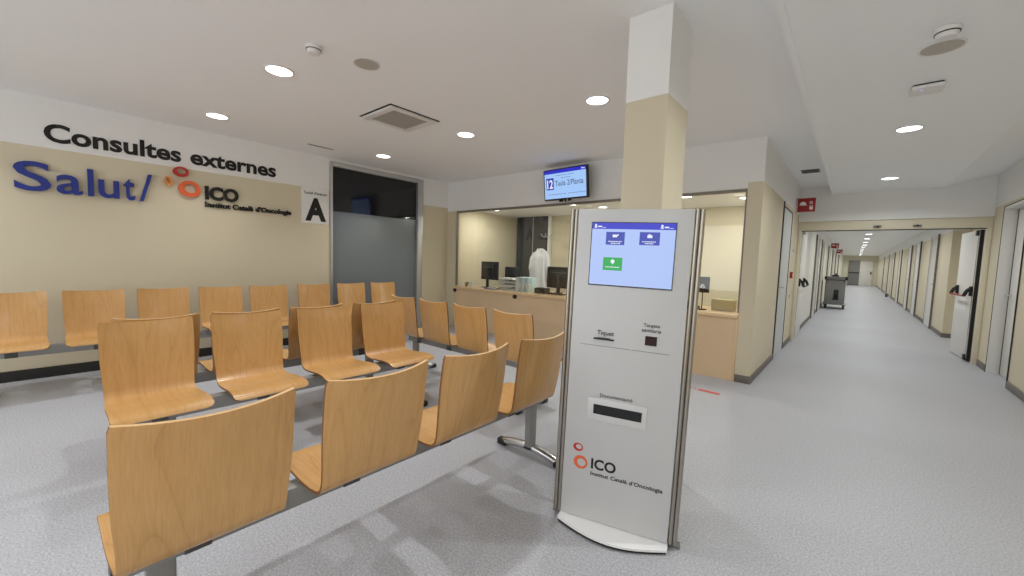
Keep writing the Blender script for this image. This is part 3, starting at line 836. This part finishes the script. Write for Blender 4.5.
# ------------------------------------------------------------------ ceiling television
T = empty('television', (-3.135, 4.74, 2.345), 0, 'wall mounted television over the reception glass with a blue queue display', 'television')
T.scale = (1.10, 1.08, 1.08); T.rotation_euler = (math.radians(7), 0, math.radians(-3))
MB().box(-.335, .335, -.001, .045, -.200, .195, M['black'], .006).build('housing', T)
MB().box(-.16, .16, .045, .075, -.12, .10, M['black'], .008).build('back_cover', T)
MB().tube([(0, .07, .0), (0, .185, .0)], .022, M['black']).box(-.12, .12, .075, .095, -.08, .08, M['black']).build('wall_mount', T)
MB().box(-.10, -.05, .004, .03, -.228, -.2, M['black'], .004).box(-.02, -.005, .01, .03, -.232, -.2, M['black'], .002).box(.03, .045, .01, .03, -.225, -.2, M['black'], .002).box(.06, .075, .01, .03, -.222, -.2, M['black'], .002).build('cable_plug', T)
ts = MB().box(-.318, .318, -.0030, -.0012, -.182, .138, M['tvscr']).build('display', T)
MB().box(-.318, .318, -.0030, -.0012, .1385, .180, M['scrhead']).build('header_bar', ts)
g = MB().cyl((.262, -.0035, .16), .009, .001, M['scrwhite'], 'Y').box(.275, .305, -.0042, -.0031, .152, .162, M['scrwhite']); g.build('header_mark', ts)
nb = MB().box(-.290, -.170, -.0042, -.0031, -.065, .085, M['scrbtn']).build('number_box', ts)
def ttext(name, body, x, z, h, wd, m, bold, parent, d=.0044, align='LEFT'):
    return text_mesh(body, h, wd, .0004, m, bold, align).build(name, parent, mtx=frame((x, -d, z), (1, 0, 0), (0, -1, 0)))
ttext('lettering', '12', -.230, -.045, .11, .095, M['scrwhite'], .03, nb, align='CENTER')
ttext('lettering', 'Taula 2/Planta', -.150, -.022, .070, .43, M['scrtext'], .012, ts, .0032)
random.seed(3)
for z, x0, x1 in ((.105, -.14, .14), (.072, -.05, .07), (-.13, -.27, .02), (-.13, .05, .28)):
    x = x0; g = MB()
    while x < x1:
        wd = random.uniform(.012, .035); g.box(x, x+wd, -.0036, -.0031, z, z+.007, M['scrtext']); x += wd+.008
    g.build('small_print', ts)

# ------------------------------------------------------------------ reception desk items
def monitor(x, y, w_, z0, z1, lab, rz=0, foot=True):
    r = empty('computer_monitor', (x, y, .743), rz, lab, 'computer monitor')
    MB().box(-w_/2, w_/2, 0, .035, z0-.743, z1-.743, M['black'], .006).build('screen', r)
    MB().box(-w_*.30, w_*.30, -.025, -.001, z0-.743+.06, z1-.743-.06, M['black'], .01).build('back_cover', r)
    MB().box(-.03, .03, -.045, -.02, .012, (z1-.743)*.72, M['black'], .005).build('stand', r)
    MB().box(-.11, .11, -.09, .08, 0, .012, M['black'], .005).build('base', r)
    MB().box(-w_*.30, w_*.28, -.028, -.0255, (z1-.743)*.80-.01, (z1-.743)*.80, M['seam']).build('label_strip', r)
monitor(-5.07, 5.30, .48, .885, 1.215, 'black monitor at the left end of the counter, near the small plant', math.radians(-8))
monitor(-3.50, 5.26, .47, .84, 1.175, 'black monitor on the counter right behind the white lab coat, beside the kiosk', math.radians(4))
monitor(-1.56, 5.38, .40, .93, 1.13, 'small dark monitor seen right of the kiosk', math.radians(10))
# black chair back
r = empty('office_chair', (-4.86, 5.72, 0), 3.34, 'black office chair back showing between monitor and white boxes', 'chair')
MB().box(-.16, .16, -.02, .03, .80, 1.13, M['black'], .022, seg=3).build('backrest', r)
MB().box(-.20, .20, .05, .46, .44, .50, M['black'], .03, seg=3).build('seat', r)
MB().tube([(0, .26, .10), (0, .26, .45)], .03, M['black']).tube([(0, .20, .47), (0, .0, .50), (0, -.035, .62), (0, -.03, .85)], .02, M['black']).build('column', r)
b_ = MB()
for k in range(5):
    a = 2*PI*k/5; b_.tube([(0, .26, .11), (.26*math.cos(a), .26+.26*math.sin(a), .06)], .018, M['black'])
    b_.cyl((.26*math.cos(a), .26+.26*math.sin(a), .028), .028, .03, M['black'], 'X', 16)
b_.build('castor_base', r)
# paper trays and folders
r = empty('paper_tray', (-4.44, 5.16, .743), 0, 'white stacked paper trays on the counter before the lab coat', 'paper tray')
b_ = MB()
for k in range(4):
    b_.box(-.26, .14, .0, .26, k*.058, k*.058+.006, M['paper']).box(-.262, -.256, 0, .26, k*.058, k*.058+.03, M['paper']).box(.134, .14, 0, .26, k*.058, k*.058+.03, M['paper'])
b_.build('tray', r)
b_ = MB()
for k in range(4): b_.box(-.245, .10-.02*k, .012, .25, k*.058+.0062, k*.058+.022+.006*(k % 2), M['signw'])
b_.build('paper_stack', r, ) ['kind'] = 'stuff'
for i, (x, m, lab) in enumerate(((-4.265, 'paper', 'white box file standing beside the paper trays, leftmost'), (-4.20, 'teal', 'pale blue box file standing on the counter, second beside the trays'),
                                 (-4.135, 'paper', 'white box file between two pale blue ones on the counter'), (-4.07, 'teal', 'pale blue box file on the counter nearest the sanitizer bottle'))):
    o = MB().box(0, .058, 0, .24, 0, .235, M[m], .002).box(.015, .043, -.001, -.0002, .05, .15, M['signw']).build('box_file', None, (x, 5.10, .743))
    tag(o, lab, 'box file', 'box files on the counter')
r = empty('sanitizer_bottle', (-3.955, 5.06, .743), 0, 'white pump bottle on the counter in front of the lab coat', 'bottle')
MB().cyl((0, 0, .065), .030, .13, M['paper'], bev=.008).build('body', r)
MB().cyl((0, 0, .145), .012, .03, M['paper']).tube([(0, 0, .16), (0, 0, .18), (-.03, -.01, .182)], .006, M['paper']).build('pump', r)
r = empty('desktop_printer', (-3.80, 5.16, .743), .0, 'black desktop printer on the counter below the lab coat', 'printer')
MB().box(-.10, .10, -.03, .14, 0, .085, M['black'], .012, seg=3).build('body', r)
MB().box(-.06, .06, -.02, .02, .086, .094, M['blackgloss'], .002).build('top_cover', r)
r = empty('potted_plant', (-5.40, 5.06, .743), 0, 'tiny green potted plant at the left end of counter', 'plant')
MB().cyl((0, 0, .022), .024, .044, M['pot'], r2=.030).build('pot', r)
b_ = MB(); random.seed(5)
for k in range(16):
    a = random.uniform(0, 2*PI); l = random.uniform(.03, .055); z = random.uniform(.045, .085)
    b_.tube([(0, 0, .04), (l*.4*math.cos(a), l*.4*math.sin(a), z), (l*math.cos(a), l*math.sin(a), z-.005)], [.003, .010, .002], M['green'], 6)
b_.build('leaves', r)
o = MB().cyl((0, 0, .045), .032, .09, M['paper'], bev=.004).ring((0, 0, .0901), .030, .026, .002, M['paper']).build('paper_cup', None, (-5.27, 5.06, .743)); tag(o, 'white cup beside the tiny plant on the counter', 'cup')
o = MB().tube([(0, 0, .0), (0, 0, .14)], .006, M['paper']).cyl((0, 0, .006), .03, .012, M['paper']).build('pen_stand', None, (-5.51, 5.06, .743)); tag(o, 'thin white pen on a stand at the counter left end', 'pen')
o = MB().box(-.11, .11, -.07, .07, 0, .012, M['navy'], .003).box(-.07, .12, -.05, .09, .0121, .018, M['paper']).build('notepad', None, (-4.80, 5.08, .743)); tag(o, 'blue folder with white sheets lying below the left monitor', 'folder')
o = MB()
random.seed(9)
for k in range(7):
    p = [(-.13+.26*j/7+random.uniform(-.02, .02), random.uniform(-.04, .04), .008+abs(random.gauss(0, .018))) for j in range(8)]
    o.tube(p, .0045, M['black'], 6)
o = o.build('cable_tangle', None, (-3.45, 5.08, .743)); tag(o, 'tangle of black cables on the counter before the right monitor', 'cable')
# coat stand with lab coat
r = empty('coat_stand', (-4.76, 6.62, 0), 0, 'thin dark coat stand behind the counter', 'coat stand')
b_ = MB().tube([(0, 0, .02), (0, 0, 1.80)], .016, M['black'])
b_.build('pole', r)
b_ = MB()
for k in range(4):
    a = PI/2*k+.4; b_.tube([(0, 0, 1.74), (.07*math.cos(a), .07*math.sin(a), 1.74), (.12*math.cos(a), .12*math.sin(a), 1.80)], .009, M['alu'])
b_.build('hook', r)
b_ = MB()
for k in range(4):
    a = PI/2*k+.4; b_.tube([(0, 0, .06), (.24*math.cos(a), .24*math.sin(a), .014)], .013, M['black'])
b_.build('base', r)
def coat(loc, rz, label, sc=1.0):
    b2 = bmesh.new(); nu, nv = 40, 22; rows = []
    for v in range(nv+1):
        t = v/nv; z = 1.50-.80*t
        wd = .86*(.045+.17*min(1, (t/.16))**.6*(1 if t < .16 else 1)) if t < .16 else .185+.012*(t-.16)
        dp = .035+.07*min(1, t/.2)+.02*t
        row = []
        for u in range(nu):
            a = 2*PI*u/nu
            fold = 1+(.05+.10*t)*math.sin(a*7+1.3*math.sin(t*3))+.04*math.sin(a*13+2)
            row.append(b2.verts.new((wd*math.cos(a)*fold, dp*math.sin(a)*fold, z-.03*abs(math.cos(a))*(1 if t < .2 else 0)*t*5)))
        rows.append(row)
    for v in range(nv):
        for u in range(nu): b2.faces.new([rows[v][u], rows[v][(u+1) % nu], rows[v+1][(u+1) % nu], rows[v+1][u]])
    b2.faces.new(rows[0]); b2.faces.new(rows[-1][::-1])
    bmesh.ops.recalc_face_normals(b2, faces=b2.faces)
    m = MB(); m._merge(b2, M['coat'], True)
    root = m.build('lab_coat', None, loc); root.rotation_euler = (0, 0, rz)
    tag(root, label, 'coat')
    for sgn in (-1, 1):
        MB().tube([(sgn*.12, -.02, 1.41), (sgn*.175, -.035, 1.30), (sgn*.195, -.05, 1.10), (sgn*.19, -.05, .88)], [.04, .048, .045, .04], M['coat'], 12).build('sleeve', root)
    MB().prism([(-.05, .0), (.0, -.09), (.05, .0), (.035, .02), (0, -.03), (-.035, .02)], .012, M['paper'], frame((0, -.075, 1.48), (1, 0, 0), (0, -1, 0))).build('collar', root)
    return root
coat((-4.76, 6.45, 0), .1, 'white lab coat hanging from the coat stand behind the counter')
# right desk items
o = MB().box(-.12, .12, -.08, .08, 0, .125, M['beige'], .003).box(-.122, .122, -.082, .082, .1, .13, M['beige'], .002).build('cardboard_box', None, (-1.16, 5.30, .743)); tag(o, 'beige cardboard box on the counter beside the right pillar', 'box')
r = empty('desk_lamp', (-1.36, 5.12, .743), 0, 'slim dark desk lamp with a white head right of the kiosk', 'desk lamp')
MB().cyl((0, 0, .006), .055, .012, M['black']).build('base', r)
MB().tube([(0, 0, .01), (.0, 0, .2), (.01, 0, .28)], .006, M['black']).build('stem', r)
MB().cyl((-.005, 0, .285), .034, .045, M['signw'], r2=.014, bev=.004).build('lamp_shade', r)
o = MB().box(-.05, .05, -.09, .09, 0, .10, M['black'], .015, seg=3).box(-.05, .08, -.1, .02, .0, .03, M['blackgloss'], .008).build('desk_telephone', None, (-1.56, 5.12, .743)); tag(o, 'black telephone on the counter just right of the kiosk', 'telephone')

# ------------------------------------------------------------------ corridor things
def fire_sign(x0, x1, y, z0, z1, lab):
    r = empty('fire_equipment_sign', (x0, y, z0), 0, lab, 'fire sign', 'red fire signs')
    w_, h_ = x1-x0, z1-z0
    MB().box(.02, w_, 0, .006, 0, h_, M['signred'], .001).build('sign_plate', r)
    MB().box(0, .019, -.006, .012, -.01, h_+.01, M['alu'], .002).build('wall_bracket', r)
    g = MB(); F = frame((0, -.0012, 0), (1, 0, 0), (0, -1, 0))
    # helmet-like hood, hose reel and flame strokes in white
    dome = [(.045+.0, .115)]+[(.085-.042*math.cos(PI*k/10), .118+.045*math.sin(PI*k/10)) for k in range(11)]+[(.128, .113)]
    s_ = h_/.22
    dome = [(a*w_/.24, b*s_) for a, b in dome]
    g.prism(dome, .001, M['signw'], F)
    g.box(.043*w_/.24, .135*w_/.24, -.0022, -.0012, .102*s_, .110*s_, M['signw'])
    g.ring((.185*w_/.24, .145*s_, 0), .022*s_, .012*s_, .001, M['signw'], F)
    g.prism([(.165*w_/.24, .05*s_), (.175*w_/.24, .11*s_), (.19*w_/.24, .075*s_), (.205*w_/.24, .115*s_), (.212*w_/.24, .04*s_), (.19*w_/.24, .025*s_)], .001, M['signw'], F)
    g.build('pictogram', r)
fire_sign(-.783, -.535, 7.90, 2.17, 2.385, 'red fire equipment sign projecting from wall before the header')
fire_sign(-.783, -.53, 20.5, 2.10, 2.30, 'small red fire sign farther down the corridor, above the trolley')
fire_sign(-.783, -.53, 27.0, 2.10, 2.30, 'tiny red fire sign deepest in the corridor')
r = empty('fire_call_point', (XP, 7.86, 1.16), 0, 'small red fire alarm call point on the corridor left wall', 'fire alarm')
MB().box(.001, .035, -.05, .05, -.05, .05, M['signred'], .004).build('housing', r)
MB().box(.0352, .038, -.03, .03, -.03, .03, M['signw']).build('press_plate', r)
for z, lab in ((1.55, 'white wall switch above the red call point'), (.82, 'white wall socket below the red call point')):
    o = MB().box(.001, .012, -.04, .04, -.04, .04, M['fixture'], .002).box(.0121, .016, -.022, .022, -.025, .025, M['seam'], .001).build('wall_switch', None, (XP, 7.86, z)); tag(o, lab, 'wall switch')

r = empty('service_trolley', (-.42, 16.9, 0), 0, 'grey service trolley on black castors parked in the corridor', 'trolley')
MB().box(-.24, .24, -.40, .40, .16, 1.0, M['trolley'], .008).build('cabinet', r)
MB().box(-.27, .27, -.43, .43, 1.0, 1.035, M['trolley'], .01).build('top_tray', r)
MB().box(-.29, .29, -.45, .45, .135, .159, M['trolley'], .01).build('bumper', r)
for sx in (-1, 1):
    for sy in (-1, 1):
        c = MB().cyl((sx*.23, sy*.36, .065), .065, .045, M['black'], 'X', 24).box(sx*.23-.03, sx*.23+.03, sy*.36-.03, sy*.36+.03, .065, .134, M['black'], .004).build('castor', r)
MB().tube([(-.22, -.43, .88), (-.22, -.50, .93), (.22, -.50, .93), (.22, -.43, .88)], .014, M['black']).build('handle', r)
MB().box(-.03, .09, -.43, -.401, .34, .62, M['black'], .01).box(-.06, .10, -.44, -.401, .30, .335, M['black'], .004).build('paper_holder', r)
for x in (-.26, .26):
    MB().box(x-.03, x+.03, -.455, -.38, .93, 1.04, M['black'], .01).build('corner_guard', r)
o = MB().box(-.09, .09, -.12, .12, 0, .05, M['black'], .01).cyl((.02, 0, .075), .03, .05, M['black']).build('equipment_case', None, (-.45, 16.75, 1.0355)); tag(o, 'dark case lying on top of the grey trolley', 'case')

r = empty('waste_bin', (1.27, 26.5, 0), 0, 'small dark bin on the floor far down the right wall', 'bin'); r.scale = (.55, .55, .6)
MB().cyl((0, 0, .12), .08, .24, M['bracket'], r2=.09, bev=.006).build('body', r)
MB().ring((0, 0, .24), .095, .08, .012, M['black']).build('rim', r)

# red floor marking
c_, s_ = math.cos(.12), math.sin(.12)
o = MB().box(-.10, .10, -.028, .028, .0004, .0016, M['tape']).build('floor_sticker', None, (-1.03, 4.335, 0)); o.rotation_euler = (0, 0, -.02)
tag(o, 'short red floor strip on vinyl before the right counter', 'floor marking')
o = MB().box(-.045, .045, -.012, .012, .0004, .0014, M['tape']).box(.06, .085, -.012, .012, .0004, .0014, M['tape']).build('floor_sticker', None, (-1.24, 4.36, 0))
tag(o, 'tiny red floor dash left of the longer red strip', 'floor marking')

# ------------------------------------------------------------------ world
Wd = bpy.data.worlds.new('world'); S.world = Wd; Wd.use_nodes = True
bg = Wd.node_tree.nodes['Background']; bg.inputs['Color'].default_value = (.94, .97, 1, 1); bg.inputs['Strength'].default_value = 2.6

# ------------------------------------------------------------------ camera
cam = bpy.data.cameras.new('camera'); co = bpy.data.objects.new('camera', cam); COL.objects.link(co)
cam.sensor_fit = 'HORIZONTAL'; cam.sensor_width = 36.0; cam.lens = 14.0775; cam.clip_start = .02; cam.clip_end = 200
f_, yaw, pit, rol = 400.4266, -0.70493885, -0.07293723, 0.03176569
c0, s0 = math.cos(yaw), math.sin(yaw)
rr = Vector((c0, -s0, 0)); fw0 = Vector((s0, c0, 0)); up0 = Vector((0, 0, 1))
fw = fw0*math.cos(pit)+up0*math.sin(pit); up = -fw0*math.sin(pit)+up0*math.cos(pit)
Rv = rr*math.cos(rol)+up*math.sin(rol); Uv = -rr*math.sin(rol)+up*math.cos(rol)
co.matrix_world = Matrix(((Rv.x, Uv.x, -fw.x, 0), (Rv.y, Uv.y, -fw.y, 0), (Rv.z, Uv.z, -fw.z, 1.28), (0, 0, 0, 1)))
S.camera = co
